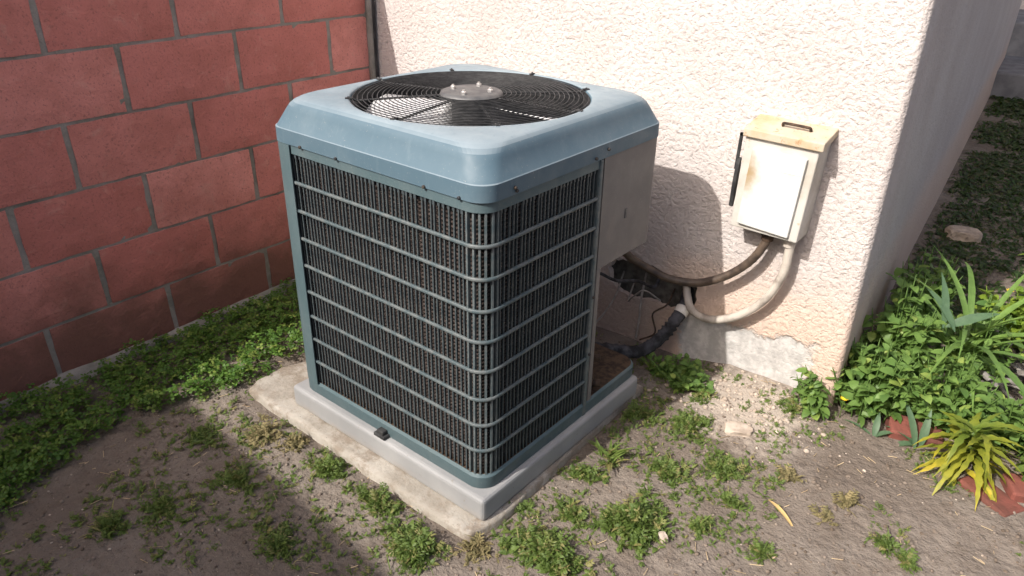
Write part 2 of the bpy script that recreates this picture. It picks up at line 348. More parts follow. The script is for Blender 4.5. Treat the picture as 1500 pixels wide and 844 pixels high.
for r in range(7):
    y = -.03; k = 0; z = (6 - 0) * 0 + r * CH + CH / 2
    seq = []
    odd = (r % 2 == 0)            # row r=5 (top in view) starts with a full block
    yy = 0.0 - .020
    if odd: seq.append((yy - CL / 4, 'h')); yy -= CL / 2
    while yy > -3.3: seq.append((yy - CL / 2, 'f')); yy -= CL
    for yc, kd in seq:
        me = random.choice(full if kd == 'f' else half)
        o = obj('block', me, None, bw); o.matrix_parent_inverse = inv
        o.location = (random.uniform(-.0015, .0015), yc, z); o.rotation_euler = (random.uniform(-.004, .004), random.uniform(-.004, .004), random.uniform(-.003, .003))
mb = MB()
ny, nz = 130, 58
ys = np.linspace(-3.5, 0, ny); zs = np.linspace(-.12, 7 * CH, nz)
mb.add([(-.0045 + .0030 * noise.noise(Vector((0, y * 17, z * 17))), y, z) for z in zs for y in ys], [(j * ny + i + 1, j * ny + i, (j + 1) * ny + i, (j + 1) * ny + i + 1) for j in range(nz - 1) for i in range(ny - 1)])
mb.box((-.2, -3.5, -.12), (-.05, 0, 7 * CH)); mb.add([(-.0075, -3.5, 7 * CH), (-.0075, 0, 7 * CH), (-.06, 0, 7 * CH), (-.06, -3.5, 7 * CH)], [(0, 1, 2, 3)])
o = mb.build('mortar', M['mortar'], bw, True); o.matrix_parent_inverse = inv
mb = MB()   # smeared mortar fillet in the corner against the house
for (x0, rr, sdz) in ((.003, .017, 1), (.012, .010, 5)):
    tube(mb, [(x0 + .006 * noise.noise(Vector((sdz, 0, z * 6))), -.014 + .005 * noise.noise(Vector((sdz, 4, z * 6))), z) for z in np.linspace(-.05, 1.42, 50)], [rr * (1 + .35 * noise.noise(Vector((2, sdz, z * 9)))) for z in np.linspace(-.05, 1.42, 50)], 7)
o = mb.build('corner_fillet', M['mortar'], bw, True); o.matrix_parent_inverse = inv
mb = MB(); tube(mb, [(.026 + .006 * noise.noise(Vector((8, 1, z * 4))), -.014, z) for z in np.linspace(.4, 1.42, 30)], .0055, 6)
tag(mb.build('black_cable', M['blackplastic'], None, True), 'thin black cable running up the corner between block wall and house', 'cable')
# footing ledge
mb = MB(); nf = 60; v = []; 
for i in range(nf + 1):
    y = -3.4 + 3.4 * i / nf; xx = .028 + .016 * noise.noise(Vector((y * 5, 1, 1))); zz = .022 + .012 * noise.noise(Vector((y * 6, 7, 1)))
    v += [(-.03, y, zz + .012), (xx, y, zz), (xx + .01, y, -.06)]
mb.add(v, [(i * 3 + k, i * 3 + k + 1, i * 3 + k + 4, i * 3 + k + 3) for i in range(nf) for k in (0, 1)]); o = mb.build('footing', M['mortar'], bw, True); o.matrix_parent_inverse = inv

# tall wall across the yard behind the viewer; its top edge throws the shade on the near dirt
mb = MB(); v = []
mb.box((-2.5, -.1, -.1), (7, .1, 1.97)); fw = mb.build('garden_wall', M['stucco'], None, bevel=.02)
fw.location = (0, -3.52, 0); fw.rotation_euler = (0, 0, R(-4.5)); tag(fw, 'tall plain stucco wall across the yard behind the viewer', 'wall')

# ------------------------------------------------------------------ slab and pad
TH = R(-1.5); CX, CY, ZP = 1.103, -.668, .089
mb = MB(); P = []
for i, a in enumerate(SLAB):
    b = SLAB[(i + 1) % len(SLAB)]
    for k in range(5): q = k / 5; P.append((a[0] + (b[0] - a[0]) * q + random.uniform(-.003, .003), a[1] + (b[1] - a[1]) * q + random.uniform(-.003, .003)))
n = len(P); cx, cy = 1.0, -.68; v = []; f = []
for s_, z in ((1.006, -.05), (1.001, .012), (.994, .0185), (.95, .020), (.7, .021), (.4, .021)):
    for x, y in P: v.append((cx + (x - cx) * s_, cy + (y - cy) * s_, z + (random.uniform(-.002, .002) if .9 < s_ < 1.002 else 0)))
for r in range(5):
    for i in range(n): j = (i + 1) % n; f.append((r * n + i, r * n + j, (r + 1) * n + j, (r + 1) * n + i))
f.append(tuple(5 * n + i for i in range(n))); mb.add(v, f)
o = mb.build('concrete_slab', M['slab'], None, True); tag(o, 'thin worn concrete slab in the dirt under the grey equipment pad', 'slab')
mb = MB(); mb.box((-.397, -.395, 0), (.388, .352, .072))
o = mb.build('equipment_pad', M['pad'], None, bevel=.012, seg=3); o.location = (CX, CY, .0185); o.rotation_euler = (0, 0, TH)
tag(o, 'smooth grey equipment pad directly under the condenser', 'pad')

# ------------------------------------------------------------------ condenser
ac = tag(empty('air_conditioner', (CX, CY, ZP), TH), 'slate blue air conditioner condenser with round top fan guard and side grille', 'air conditioner')
HW = .37
def corner(cx, cy, r, a0, n=10): return [(cx + r * math.cos(R(a0 + 90 * k / n)), cy + r * math.sin(R(a0 + 90 * k / n))) for k in range(n + 1)]
def rr(h, r, ns=9, na=10):
    out = []
    for a0, sx, sy in ((180, -1, -1), (270, 1, -1), (0, 1, 1), (90, -1, 1)):
        out += corner(sx * (h - r), sy * (h - r), r, a0, na)
    full_ = []
    m = na + 1
    for k in range(4):
        arc = out[k * m:(k + 1) * m]; nxt = out[((k + 1) % 4) * m]; full_ += arc
        a = arc[-1]; full_ += [(a[0] + (nxt[0] - a[0]) * q / ns, a[1] + (nxt[1] - a[1]) * q / ns) for q in range(1, ns)]
    return full_
def loft(rings, closed_top=False, closed_bot=False):
    v = []; f = []; n = len(rings[0][0])
    for pts, z in rings: v += [(x, y, (z[i] if isinstance(z, list) else z) - ZP) for i, (x, y) in enumerate(pts)]
    for r in range(len(rings) - 1):
        for i in range(n): j = (i + 1) % n; f.append((r * n + i, r * n + j, (r + 1) * n + j, (r + 1) * n + i))
    if closed_top: f.append(tuple((len(rings) - 1) * n + i for i in range(n)))
    if closed_bot: f.append(tuple(range(n))[::-1])
    return v, f
def gpath(off=0, end=.070, back=.10, r=.050):
    h = HW + off; r = max(.01, r + off); return [(back, h)] + corner(-h + r, h - r, r, 90) + corner(-h + r, -h + r, r, 180) + corner(h - r, -h + r, r, 270) + [(h, end)]
def sweep(mb, path, prof, z0=0):
    n = len(path); m = len(prof); v = []; f = []
    for i, p in enumerate(path):
        a = path[max(i - 1, 0)]; b = path[min(i + 1, n - 1)]; tx, ty = b[0] - a[0], b[1] - a[1]; l = math.hypot(tx, ty); nx_, ny_ = ty / l, -tx / l
        for o_, z in prof: v.append((p[0] + nx_ * o_, p[1] + ny_ * o_, z + z0 - ZP))
    for i in range(n - 1):
        for k in range(m): l = (k + 1) % m; f.append((i * m + k, (i + 1) * m + k, (i + 1) * m + l, i * m + l))
    f += [tuple(range(m)), tuple((n - 1) * m + k for k in range(m))[::-1]]; mb.add(v, f)
# lid
RO = .312; ZL = .975
lr = [(rr(HW - .004, .046), .8635), (rr(HW + .004, .050), .8635), (rr(HW + .004, .050), .866), (rr(HW + .004, .052), .9005), (rr(HW + .0015, .053), .9025), (rr(HW - .016, .062), .944), (rr(HW - .0205, .066), .955), (rr(HW - .027, .072), .964), (rr(HW - .035, .080), .970), (rr(HW - .042, .088), .973)]
base = rr(HW - .042, .088); 
def circ(rad): return [(rad * x / math.hypot(x, y), rad * y / math.hypot(x, y)) for x, y in base]
def blend(t_): c_ = circ(RO + .006); return [(a[0] + (b[0] - a[0]) * t_, a[1] + (b[1] - a[1]) * t_) for a, b in zip(base, c_)]
lr += [(blend(.4), ZL), (blend(.8), ZL + .001), (blend(1), ZL), (circ(RO + .001), ZL - .002), (circ(RO - .002), ZL - .007), (circ(RO - .003), ZL - .05), (circ(RO - .002), ZL - .16)]
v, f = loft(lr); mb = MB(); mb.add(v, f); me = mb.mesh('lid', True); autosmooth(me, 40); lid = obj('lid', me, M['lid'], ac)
me.materials.append(M['black']); nn = len(base)
for pi, pl in enumerate(me.polygons):
    if pi // nn >= len(lr) - 3: pl.material_index = 1
# base pan (its service corner is cut away)
bp = rr(HW + .002, .05)
mb = MB(); rings = [([(x * .995, y * .995) for x, y in bp], .0895), (bp, .094), (bp, .126), ([(x * .985, y * .985) for x, y in bp], .133), ([(x * .9, y * .9) for x, y in bp], .133)]
v, f = loft(rings, True, True); mb.add(v, f); me = mb.mesh('base_pan', True); autosmooth(me, 30); obj('base_pan', me, M['paint'], ac); me.materials.append(M['rust'])
for pl in me.polygons:
    if pl.center.z > .131 - ZP: pl.material_index = 1
# top band under the lid
mb = MB(); sweep(mb, gpath(0, .365, -.1) if False else gpath(0), [(-.012, .839), (0, .839), (0, .8625), (-.012, .8625)]); me = mb.mesh('top_band', True); autosmooth(me, 40); obj('top_band', me, M['paint'], ac)
# rails
path = gpath(-.004)
for z in (.209, .286, .362, .441, .522, .602, .682, .761):
    mb = MB(); sweep(mb, path, [(0, -.0042), (.0045, -.0042), (.006, -.0024), (.006, .0024), (.0045, .0042), (0, .0042)], z); me = mb.mesh('rail', True); autosmooth(me, 50); obj('rail', me, M['rail'], ac)
# vertical grille wires, one mesh shared
mb = MB(); mb.box((-.0019, -.005, .130 - ZP), (.0019, .0, .8405 - ZP)); mb.add([(-.0036, .001, .828 - ZP), (.0036, .001, .828 - ZP), (.0036, .001, .8405 - ZP), (-.0036, .001, .8405 - ZP)], [(0, 1, 2, 3)]); wm = mb.mesh('grille_wire'); wm.materials.append(M['wire'])
mb = MB(); mb.box((-.0024, -.008, .130 - ZP), (.0024, .002, .8405 - ZP)); wm2 = mb.mesh('grille_wire'); wm2.materials.append(M['rail'])
pts = [Vector((x, y, 0)) for x, y in path]; L = [0]
for i in range(1, len(pts)): L.append(L[-1] + (pts[i] - pts[i - 1]).length)
s = .012; pitch = .0142
while s < L[-1] - .006:
    i = next(k for k in range(1, len(L)) if L[k] >= s); q = (s - L[i - 1]) / (L[i] - L[i - 1]); p = pts[i - 1].lerp(pts[i], q); tn = (pts[i] - pts[i - 1]).normalized()
    atcorner = p.x > HW - .062 and p.y < -HW + .062
    # wire faces outward: local -y of the mesh looks along the inward normal, so turn it
    o = obj('grille_wire', wm2 if atcorner else wm, None, ac); nrm = Vector((tn.y, -tn.x, 0))
    o.location = p + nrm * (-.0005) + tn * random.gauss(0, .0005); o.rotation_euler = (random.gauss(0, .0015), random.gauss(0, .0012), math.atan2(nrm.y, nrm.x) - math.pi / 2); s += pitch
# corner post at the left of the front face
mb = MB(); cp = [(-HW - .003, -HW + .095)] + corner(-HW + .058 - .003, -HW + .058 - .003, .058, 180) + [(-HW + .082, -HW - .003)]
sweep(mb, cp, [(0, .131), (.003, .131), (.003, .8625), (0, .8625)]); me = mb.mesh('corner_post', True); autosmooth(me, 40); obj('corner_post', me, M['paint'], ac)
# right post and service panel
mb = MB(); mb.box((HW - .03, .060, .090 - ZP), (HW + .004, .074, .8625 - ZP)); mb.build('post', M['rail'], ac, bevel=.003)
mb = MB(); mb.box((HW - .03, .0755, .090 - ZP), (HW - .004, .083, .862 - ZP)); mb.build('seam_channel', M['black'], ac)
sp_ = [(HW + .001, .082)] + corner(HW - .045 + .001, HW - .045 + .001, .045, 0) + [(.095, HW + .001)]
mb = MB(); sweep(mb, sp_, [(-.012, .555), (0, .555), (0, .863), (-.012, .863)]); n0 = len(mb.v)
mb.add([(x * .985, y * .985, 0.561 - ZP) for x, y in sp_], [tuple(range(len(sp_)))[::-1]]); me = mb.mesh('service_panel', True); autosmooth(me, 40); obj('service_panel', me, M['panelp'], ac)
mb = MB(); a = Vector((HW - .004, .082, 0)); b = Vector((.10, HW - .004, 0)); dn_ = (b - a).normalized(); nn_ = Vector((-dn_.y, dn_.x, 0))
for z0, z1, o_ in ((.132, .560, 0),): 
    q = [a + nn_ * o_, b + nn_ * o_, b + nn_ * (o_ + .01), a + nn_ * (o_ + .01)]; mb.add([(p.x, p.y, z - ZP) for z in (z0, z1) for p in q], [(0, 1, 2, 3), (7, 6, 5, 4), (0, 4, 5, 1), (1, 5, 6, 2), (2, 6, 7, 3), (3, 7, 4, 0)])
mb.build('valve_panel', M['panelp'], ac)
mb = MB(); mb.box((HW - .014, .083, .090 - ZP), (HW, .102, .554 - ZP)); mb.build('panel_flange', M['panelp'], ac, bevel=.002)
# service valves at the cut corner
for (x, y, z, r_) in ((HW - .03, .135, .150, .017), (HW - .055, .165, .215, .013)):
    mb = MB(); tube(mb, [(x - .06, y - .06, z - ZP), (x - .01, y, z - ZP)], r_, 10); tube(mb, [(x - .01, y, z - .03 - ZP), (x - .01, y, z + .035 - ZP)], r_ * 1.25, 6); tube(mb, [(x - .01, y, z - ZP), (x + .025, y + .02, z + .004 - ZP)], r_ * .7, 8); mb.build('service_valve', M['rust'], ac, True)
# coil
cp_ = gpath(-.020)
mb = MB(); sweep(mb, gpath(-.026), [(-.02, .134), (0, .134), (0, .86), (-.02, .86)]); me = mb.mesh('coil_fin_block', True); autosmooth(me, 40); obj('coil_fin_block', me, M['fins'], ac)
mb = MB(); z = .140
while z < .838: sweep(mb, cp_, [(-.004, -.0022), (0, -.0012), (.0006, .0012), (-.004, .0022)], z); z += .0105
o = mb.build('coil_tubes', M['coil'], ac); o['kind'] = 'stuff'
# lid screws
def screw(x, y, z, nx_, ny_):
    mb = MB(); a = Vector((x, y, z - ZP)); nrm = Vector((nx_, ny_, 0)); tube(mb, [a - nrm * .002, a + nrm * .004, a + nrm * .0055], [.0042, .0042, .003], 8); mb.build('screw', M['screw'], ac)
for x in (-.10, .20, .305): screw(x, -HW - .004, .8665, 0, -1)
for y in (-.27, .035): screw(HW + .004, y, .872, 1, 0)
screw(HW + .004, .088, .884, 1, 0); screw(HW + .004, -.36 + .085, .880, 1, 0); screw(-.24, -HW - .004, .8665, 0, -1)
for z in (.30, .48): screw(HW + .004, .067, z, 1, 0)
mb = MB(); mb.box((HW + .001, .20, .668 - ZP), (HW + .0035, .209, .694 - ZP)); mb.build('latch_tab', M['plate'], ac)
# fan guard
n = 110; ZG = ZL + .004
def ring(rad, z, n=n): return [(rad * math.cos(2 * math.pi * k / n), rad * math.sin(2 * math.pi * k / n), z - ZP) for k in range(n)]
def gz(rad): return ZG - .006 + .007 * math.cos(rad / RO * 1.57)
rads = np.linspace(.092, .305, 18)
for rad in rads: mb = MB(); tube(mb, ring(rad, gz(rad)), .0014, 5, True); mb.build('guard_ring', M['guard'], ac, True)
for k in range(8):
    a = R(45 * k + 8); mb = MB(); ps = [(q * math.cos(a), q * math.sin(a), gz(q) - .0042 - ZP) for q in np.linspace(.06, RO + .005, 12)]
    ps[-1] = (ps[-1][0], ps[-1][1], ZL + .004 - ZP); tube(mb, ps, .0030, 6); tb = Vector(ps[-1]); mb.add(*(lambda q: (q.v, q.f))((lambda q: (q.box((-.012, -.005, -.004), (.006, .005, -.001)), q)[1])(MB())), Matrix.Translation(tb) @ Matrix.Rotation(a, 4, 'Z')); mb.build('guard_spoke', M['guard'], ac)
mb = MB(); prof = [(.0001, ZG + .0065), (.070, ZG + .006), (.080, ZG + .003), (.083, ZG - .003), (.080, ZG - .006), (.0001, ZG - .006)]
v = []; f = []; m_ = 48
for rad, z in prof: v += [(rad * math.cos(2 * math.pi * k / m_), rad * math.sin(2 * math.pi * k / m_), z - ZP) for k in range(m_)]
for r in range(len(prof) - 1): f += [(r * m_ + k, r * m_ + (k + 1) % m_, (r + 1) * m_ + (k + 1) % m_, (r + 1) * m_ + k) for k in range(m_)]
f = [q[::-1] for q in f]; mb.add(v, f); me = mb.mesh('motor_plate', True); autosmooth(me, 50); mp = obj('motor_plate', me, M['plate'], ac)
for k in range(4):
    a = R(90 * k + 20); mb = MB(); p = Vector((.052 * math.cos(a), .052 * math.sin(a), ZG + .006 - ZP)); tube(mb, [p, p + Vector((0, 0, .006)), p + Vector((0, 0, .008))], [.0075, .0075, .005], 6); tube(mb, [p, p + Vector((0, 0, .011))], .0035, 6); mb.build('bolt', M['bolt'], mp)
mb = MB(); tube(mb, [(0, 0, .79 - ZP), (0, 0, .80 - ZP), (0, 0, .955 - ZP), (0, 0, .962 - ZP)], [.04, .052, .052, .05], 24); mb.build('fan_motor', M['guard'], ac, True)
for k in range(2):
    a0 = 206 + 180 * k; mb = MB(); v = []; f = []
    na, nr = 10, 8
    for i in range(nr + 1):
        q = i / nr; rad = .05 + .235 * q
        for j in range(na + 1):
            u = j / na - .5; wd = 22 + 40 * q ** .6; an = R(a0 + u * wd + 14 * q); v.append((rad * math.cos(an), rad * math.sin(an), .912 - u * .075 - .01 * q + .012 * (1 - (2 * u) ** 2) - ZP))
    for i in range(nr):
        for j in range(na): c_ = i * (na + 1) + j; f.append((c_, c_ + na + 1, c_ + na + 2, c_ + 1))
    mb.add(v, f); o = mb.build('fan_blade', M['blade'], ac, True); sm = o.modifiers.new('thick', 'SOLIDIFY'); sm.thickness = .002
# black rubber clip on the pad edge
mb = MB(); mb.box((-.022, -.394, .0900 - ZP), (.022, -.366, .101 - ZP)); mb.box((-.012, -.390, .1005 - ZP), (.014, -.372, .113 - ZP)); mb.build('hold_down_clip', M['blackplastic'], ac, bevel=.003)

# ------------------------------------------------------------------ disconnect box on the wall
db = tag(empty('disconnect_box', (1.737, 0, .715)), 'weathered white electrical disconnect box with rust stained hood on the stucco wall', 'electrical box')
db.rotation_euler = (0, R(1.2), 0)
D = .095
mb = MB(); mb.add([(-.105, .01, -.150), (.097, .01, -.150), (.097, -D, -.150), (-.105, -D, -.150), (-.105, .01, .150), (.105, .01, .150), (.105, -D, .150), (-.105, -D, .150)], [(3, 2, 1, 0)[::-1], (4, 5, 6, 7)[::-1], (0, 1, 5, 4)[::-1], (1, 2, 6, 5)[::-1], (2, 3, 7, 6)[::-1], (3, 0, 4, 7)[::-1]]); body = mb.build('body', M['box'], db, bevel=.004)
mb = MB(); mb.add([(-.110, .01, .172), (.116, .01, .172), (.116, -D - .012, .150), (-.110, -D - .012, .150), (-.110, .01, .1505), (.116, .01, .1505), (.116, -D - .012, .126), (-.110, -D - .012, .126), (-.110, -D - .003, .126), (.116, -D - .003, .126)], [(0, 3, 2, 1), (3, 7, 6, 2), (1, 2, 6, 9, 5), (0, 4, 8, 7, 3), (7, 8, 9, 6), (8, 4, 5, 9)]); hood = mb.build('hood', M['hood'], db, bevel=.003)
mb = MB(); tube(mb, catmull([(-.02, -.05, .158), (-.02, -.056, .169), (-.008, -.060, .172), (.045, -.060, .172), (.057, -.056, .169), (.057, -.05, .158)], 4), .0042, 7); mb.build('hasp', M['rust'], hood, True)
mb = MB(); mb.add([(-.082, -D - .012, -.132), (.072, -D - .012, -.138), (.080, -D - .012, .098), (-.076, -D - .012, .098), (-.082, -D + .002, -.132), (.072, -D + .002, -.138), (.080, -D + .002, .098), (-.076, -D + .002, .098)], [(0, 1, 2, 3), (7, 6, 5, 4), (0, 4, 5, 1), (1, 5, 6, 2), (2, 6, 7, 3), (3, 7, 4, 0)]); cv = mb.build('cover_panel', M['cover'], db, bevel=.003); cv['label'] = 'chalky white raised cover with brown burn stain'
mb = MB(); mb.box((.012, -D - .0135, .050), (.068, -D - .0115, .078)); mb.build('sticker', M['sticker'], cv)
mb = MB(); mb.box((-.1265, -.085, .02), (-.119, -.076, .128)); mb.box((-.1265, -.085, .120), (-.104, -.076, .128)); v = []
for q in np.linspace(0, 1, 9): wq = .003 + .008 * math.sin(math.pi * min(1, q * .9 + .05)); v += [(-.112, -.08 - wq, .055 - .15 * q), (-.112, -.08 + wq, .055 - .15 * q), (-.122, -.08 - wq, .055 - .15 * q), (-.127, -.08 + wq, .055 - .15 * q)]
mb.add(v, [(i * 4 + a, i * 4 + b, i * 4 + 4 + b, i * 4 + 4 + a) for i in range(8) for a, b in ((0, 1), (1, 3), (3, 2), (2, 0))] + [(0, 1, 3, 2), (32, 33, 35, 34)]); mb.build('shaded_cover_gap', M['blackplastic'], db)  # black strip stands in for the shaded edge of the raised cover
for q, (x, mt) in enumerate(((.0, 'rust'), (.066, 'white_conduit'))):
    mb = MB(); tube(mb, [(x, -.05, -.147), (x, -.05, -.166), (x, -.05, -.168), (x, -.05, -.182)], [.022, .022, .018, .018], 10); mb.build('conduit_fitting', M[mt], db)
# conduits
mb = MB(); tube(mb, catmull([(1.735, -.05, .555), (1.727, -.052, .515), (1.695, -.055, .452), (1.632, -.06, .386), (1.545, -.075, .338), (1.455, -.105, .338), (1.385, -.145, .375), (1.345, -.19, .42), (1.33, -.24, .49), (1.325, -.28, .58)], 8), .0130, 10, rib=.06)
tag(mb.build('flexible_conduit', M['black_conduit'], None, True), 'black flexible conduit curving from the disconnect box into the condenser panel', 'conduit')
mb = MB(); tube(mb, catmull([(1.802, -.05, .56), (1.803, -.05, .51), (1.797, -.048, .435), (1.757, -.048, .335), (1.682, -.05, .253), (1.595, -.05, .210), (1.525, -.035, .213), (1.487, .0, .238), (1.45, .06, .265)], 8), .0130, 10, rib=.06)
tag(mb.build('flexible_conduit', M['white_conduit'], None, True), 'dirty white flexible conduit curving from the disconnect box into the wall hole', 'conduit')
mb = MB(); pp = catmull([(1.46, .07, .235), (1.485, -.01, .205), (1.478, -.06, .165), (1.462, -.09, .125), (1.435, -.13, .085), (1.40, -.17, .065), (1.35, -.22, .075), (1.29, -.30, .10), (1.27, -.36, .125)], 8)
tube(mb, pp, [.022 * (1 + .3 * noise.noise(Vector((i * .7, 2, 1)))) for i in range(len(pp))], 12)
ls = tag(mb.build('insulated_pipe', M['foam'], None, True), 'black foam insulated refrigerant pipe from the wall hole down to the pad', 'pipe')
mb = MB(); tube(mb, pp[9:13], .0245, 12); mb.build('tape_wrap', M['tape'], ls, True)
mb = MB(); tube(mb, catmull([(1.30, .05, .25), (1.335, -.04, .19), (1.345, -.06, .12), (1.36, -.10, .07)], 8), .004, 6); tag(mb.build('stray_wire', M['web'], None, True), 'thin pale wire hanging from the wall hole beside the foam pipe', 'wire')
mb = MB(); tube(mb, catmull([(1.21, .05, .23), (1.235, -.05, .17), (1.215, -.12, .10), (1.20, -.16, .085), (1.17, -.17, .10)], 8), .0035, 6); tag(mb.build('stray_wire', M['web'], None, True), 'thin pale wire with bent end hanging from the wall hole near the condenser post', 'wire')
for pts_, rad_, mt_, lab_ in (([(1.36, .04, .27), (1.375, -.03, .25), (1.34, -.09, .285), (1.30, -.16, .30), (1.27, -.22, .34)], .006, 'foam', 'black cable looping from the wall hole towards the condenser'),
                        ([(1.42, .04, .23), (1.43, -.03, .20), (1.40, -.07, .17), (1.43, -.10, .12), (1.39, -.13, .09)], .0035, 'rust', 'thin brown wire tangled beside the foam pipe'),
                        ([(1.26, .04, .20), (1.28, -.03, .165), (1.31, -.05, .20), (1.345, -.04, .23), (1.40, -.02, .20)], .003, 'web', 'thin pale wire looped across the mouth of the wall hole')):
    mb = MB(); tube(mb, catmull(pts_, 7), rad_, 6); tag(mb.build('stray_cable', M[mt_], None, True), lab_, 'cable')

# ------------------------------------------------------------------ plants
def leaf_shape(L, W, fold=.25, droop=.3, n=5, serr=0):
    """pointed leaf along +x, midrib folded, drooping; returns verts, faces"""
    v = []; f = []
    for i in range(n + 1):
        q = i / n; wd = W * math.sin(math.pi * min(1, q ** .8 * .97 + .02)) + (.08 * W if i == 0 else 0)
        if serr and 0 < i < n: wd *= 1 + (serr if i % 2 else -serr)
        x = L * q * math.cos(droop * q); z = L * q * (-math.sin(droop * q))
        v += [(x, -wd, z + fold * wd), (x, 0, z), (x, wd, z + fold * wd)]
    for i in range(n):
        a = i * 3; f += [(a, a + 1, a + 4, a + 3), (a + 1, a + 2, a + 5, a + 4)]
    return v, f
def frame(p, d, roll=0):
    d = Vector(d).normalized(); s_ = d.cross(Vector((0, 0, 1)))
    if s_.length < .01: s_ = Vector((0, 1, 0))
    s_.normalize(); u = s_.cross(d); Mx = Matrix((d, -s_, u)).transposed().to_4x4(); return Matrix.Translation(p) @ Mx @ Matrix.Rotation(roll, 4, 'X')
def in_poly(x, y, P):
    c = False
    for i in range(len(P)):
        a, b = P[i], P[i - 1]
        if (a[1] > y) != (b[1] > y) and x < (b[0] - a[0]) * (y - a[1]) / (b[1] - a[1]) + a[0]: c = not c
    return c
LV = [leaf_shape(1, .17, .25, .5, 3), leaf_shape(1, .26, .2, .6, 3)]
# clover along the foot of the block wall
CLV = [(.05, -2.6), (.04, -1.65), (.035, -1.38), (.03, -1.05), (.03, -.84), (.03, -.30), (.25, -.30), (.45, -.70), (.47, -.85), (.49, -1.03), (.45, -1.18), (.37, -1.30), (.37, -1.53), (.42, -1.68), (.50, -1.82), (.6, -2.6)]
mb = MB(); cnt = 0
cl = [(math.cos(a), math.sin(a)) for a in (0, 2.09, 4.19)]
while cnt < 7600:
    x = random.uniform(0, .68); y = random.uniform(-2.3, -.30); e = .05 * noise.noise(Vector((x * 8, y * 8, 0))) + .02 * noise.noise(Vector((x * 30, y * 30, 0)))
    if not in_poly(x + e + random.gauss(0, .012), y + e + random.gauss(0, .012), CLV): continue
    dd = noise.noise(Vector((x * 11, y * 11, 5))); cnt += 1
    if dd < -.28 and random.random() < .8: continue
    h = random.uniform(.008, .05) * (1 + .5 * dd); p = Vector((x, y, ground_z(x, y) + h)); rot = random.uniform(0, 6.28); tl = Vector((random.gauss(0, .35), random.gauss(0, .35), 1)).normalized()
    Q = Matrix.Translation(p) @ tl.to_track_quat('Z', 'Y').to_matrix().to_4x4() @ Matrix.Rotation(rot, 4, 'Z'); sz = random.uniform(.008, .0145); vr = random.random()
    for c_, s_ in cl:
        px, py = -s_, c_
        mb.add([(0, 0, 0), (sz * (.6 * c_ + .42 * px), sz * (.6 * s_ + .42 * py), .12 * sz), (sz * (1.05 * c_ + .28 * px), sz * (1.05 * s_ + .28 * py), 0), (sz * (1.05 * c_ - .28 * px), sz * (1.05 * s_ - .28 * py), 0), (sz * (.6 * c_ - .42 * px), sz * (.6 * s_ - .42 * py), .12 * sz)], [(0, 1, 2, 3, 4)], Q, vr)
o = mb.build('clover_patch', M['clover'], None); o['kind'] = 'stuff'; tag(o, 'green clover growing along the foot of the red block wall', 'clover')

def sprig(mb, x, y, z, sz, nl=None):
    nl = nl or random.randint(5, 9)
    for k in range(nl):
        a = random.uniform(0, 6.28); el = random.uniform(.1, 1.2); L = sz * random.uniform(.6, 1.2); d = Vector((math.cos(a) * math.cos(el), math.sin(a) * math.cos(el), math.sin(el)))
        p = Vector((x, y, z)); vr = random.random(); F = frame(p, d, random.uniform(-.5, .5)); lv = random.choice(LV)
        if random.random() < .55:   # stalk with pairs of leaflets
            mb.add([(0, -.02 * L, 0), (L, -.01 * L, 0), (L, .01 * L, 0), (0, .02 * L, 0)], [(0, 1, 2, 3)], F, vr)
            for q in (.45, .7, .95):
                for sg in (-1, 1): mb.add(lv[0], lv[1], F @ Matrix.Translation((L * q, 0, 0)) @ Matrix.Rotation(sg * random.uniform(.6, 1.1), 4, 'Z') @ Matrix.Scale(L * .40 * (1.2 - q * .3), 4), vr)
        else: mb.add(lv[0], lv[1], F @ Matrix.Scale(L, 4), vr)
CL = [(1.001,-1.176,.085,.055,26,'weed'),(1.208,-1.175,.095,.045,26,'weed'),(.727,-1.205,.080,.09,20,'dry'),(.603,-1.307,.100,.066,16,'weed'),(1.127,-1.430,.101,.066,22,'weed'),(1.395,-1.235,.076,.055,34,'weed'),(1.657,-1.043,.117,.064,54,'weed'),(1.775,-.817,.079,.082,60,'weed'),(1.572,-.730,.042,.042,13,'weed'),(1.690,-.356,.094,.064,34,'weed'),(1.659,-.196,.045,.045,9,'weed'),(1.865,-.474,.090,.080,26,'weed'),(1.744,-.572,.068,.063,24,'weed'),(1.631,-.886,.080,.037,16,'weed'),(1.917,-.717,.030,.03,8,'weed'),(2.064,-.700,.020,.035,6,'weed'),(2.304,-.479,.031,.029,6,'weed'),(2.351,-.511,.020,.02,5,'weed'),(1.931,-.579,.040,.03,7,'weed'),(2.019,-.386,.029,.029,5,'dry'),(1.545,-.39,.055,.06,22,'weed'),(1.482,-.95,.04,.036,8,'weed'),(2.179,-.394,.024,.035,6,'dry'),(.828,-1.354,.093,.070,18,'weed'),(.774,-1.533,.107,.065,18,'weed'),(1.506,-1.123,.050,.043,14,'dry'),(1.918,-.079,.044,.045,9,'weed'),(2.152,-.48,.026,.026,4,'dry'),(.736,-1.658,.05,.04,16,'weed'),(.831,-1.162,.05,.046,12,'dry')]
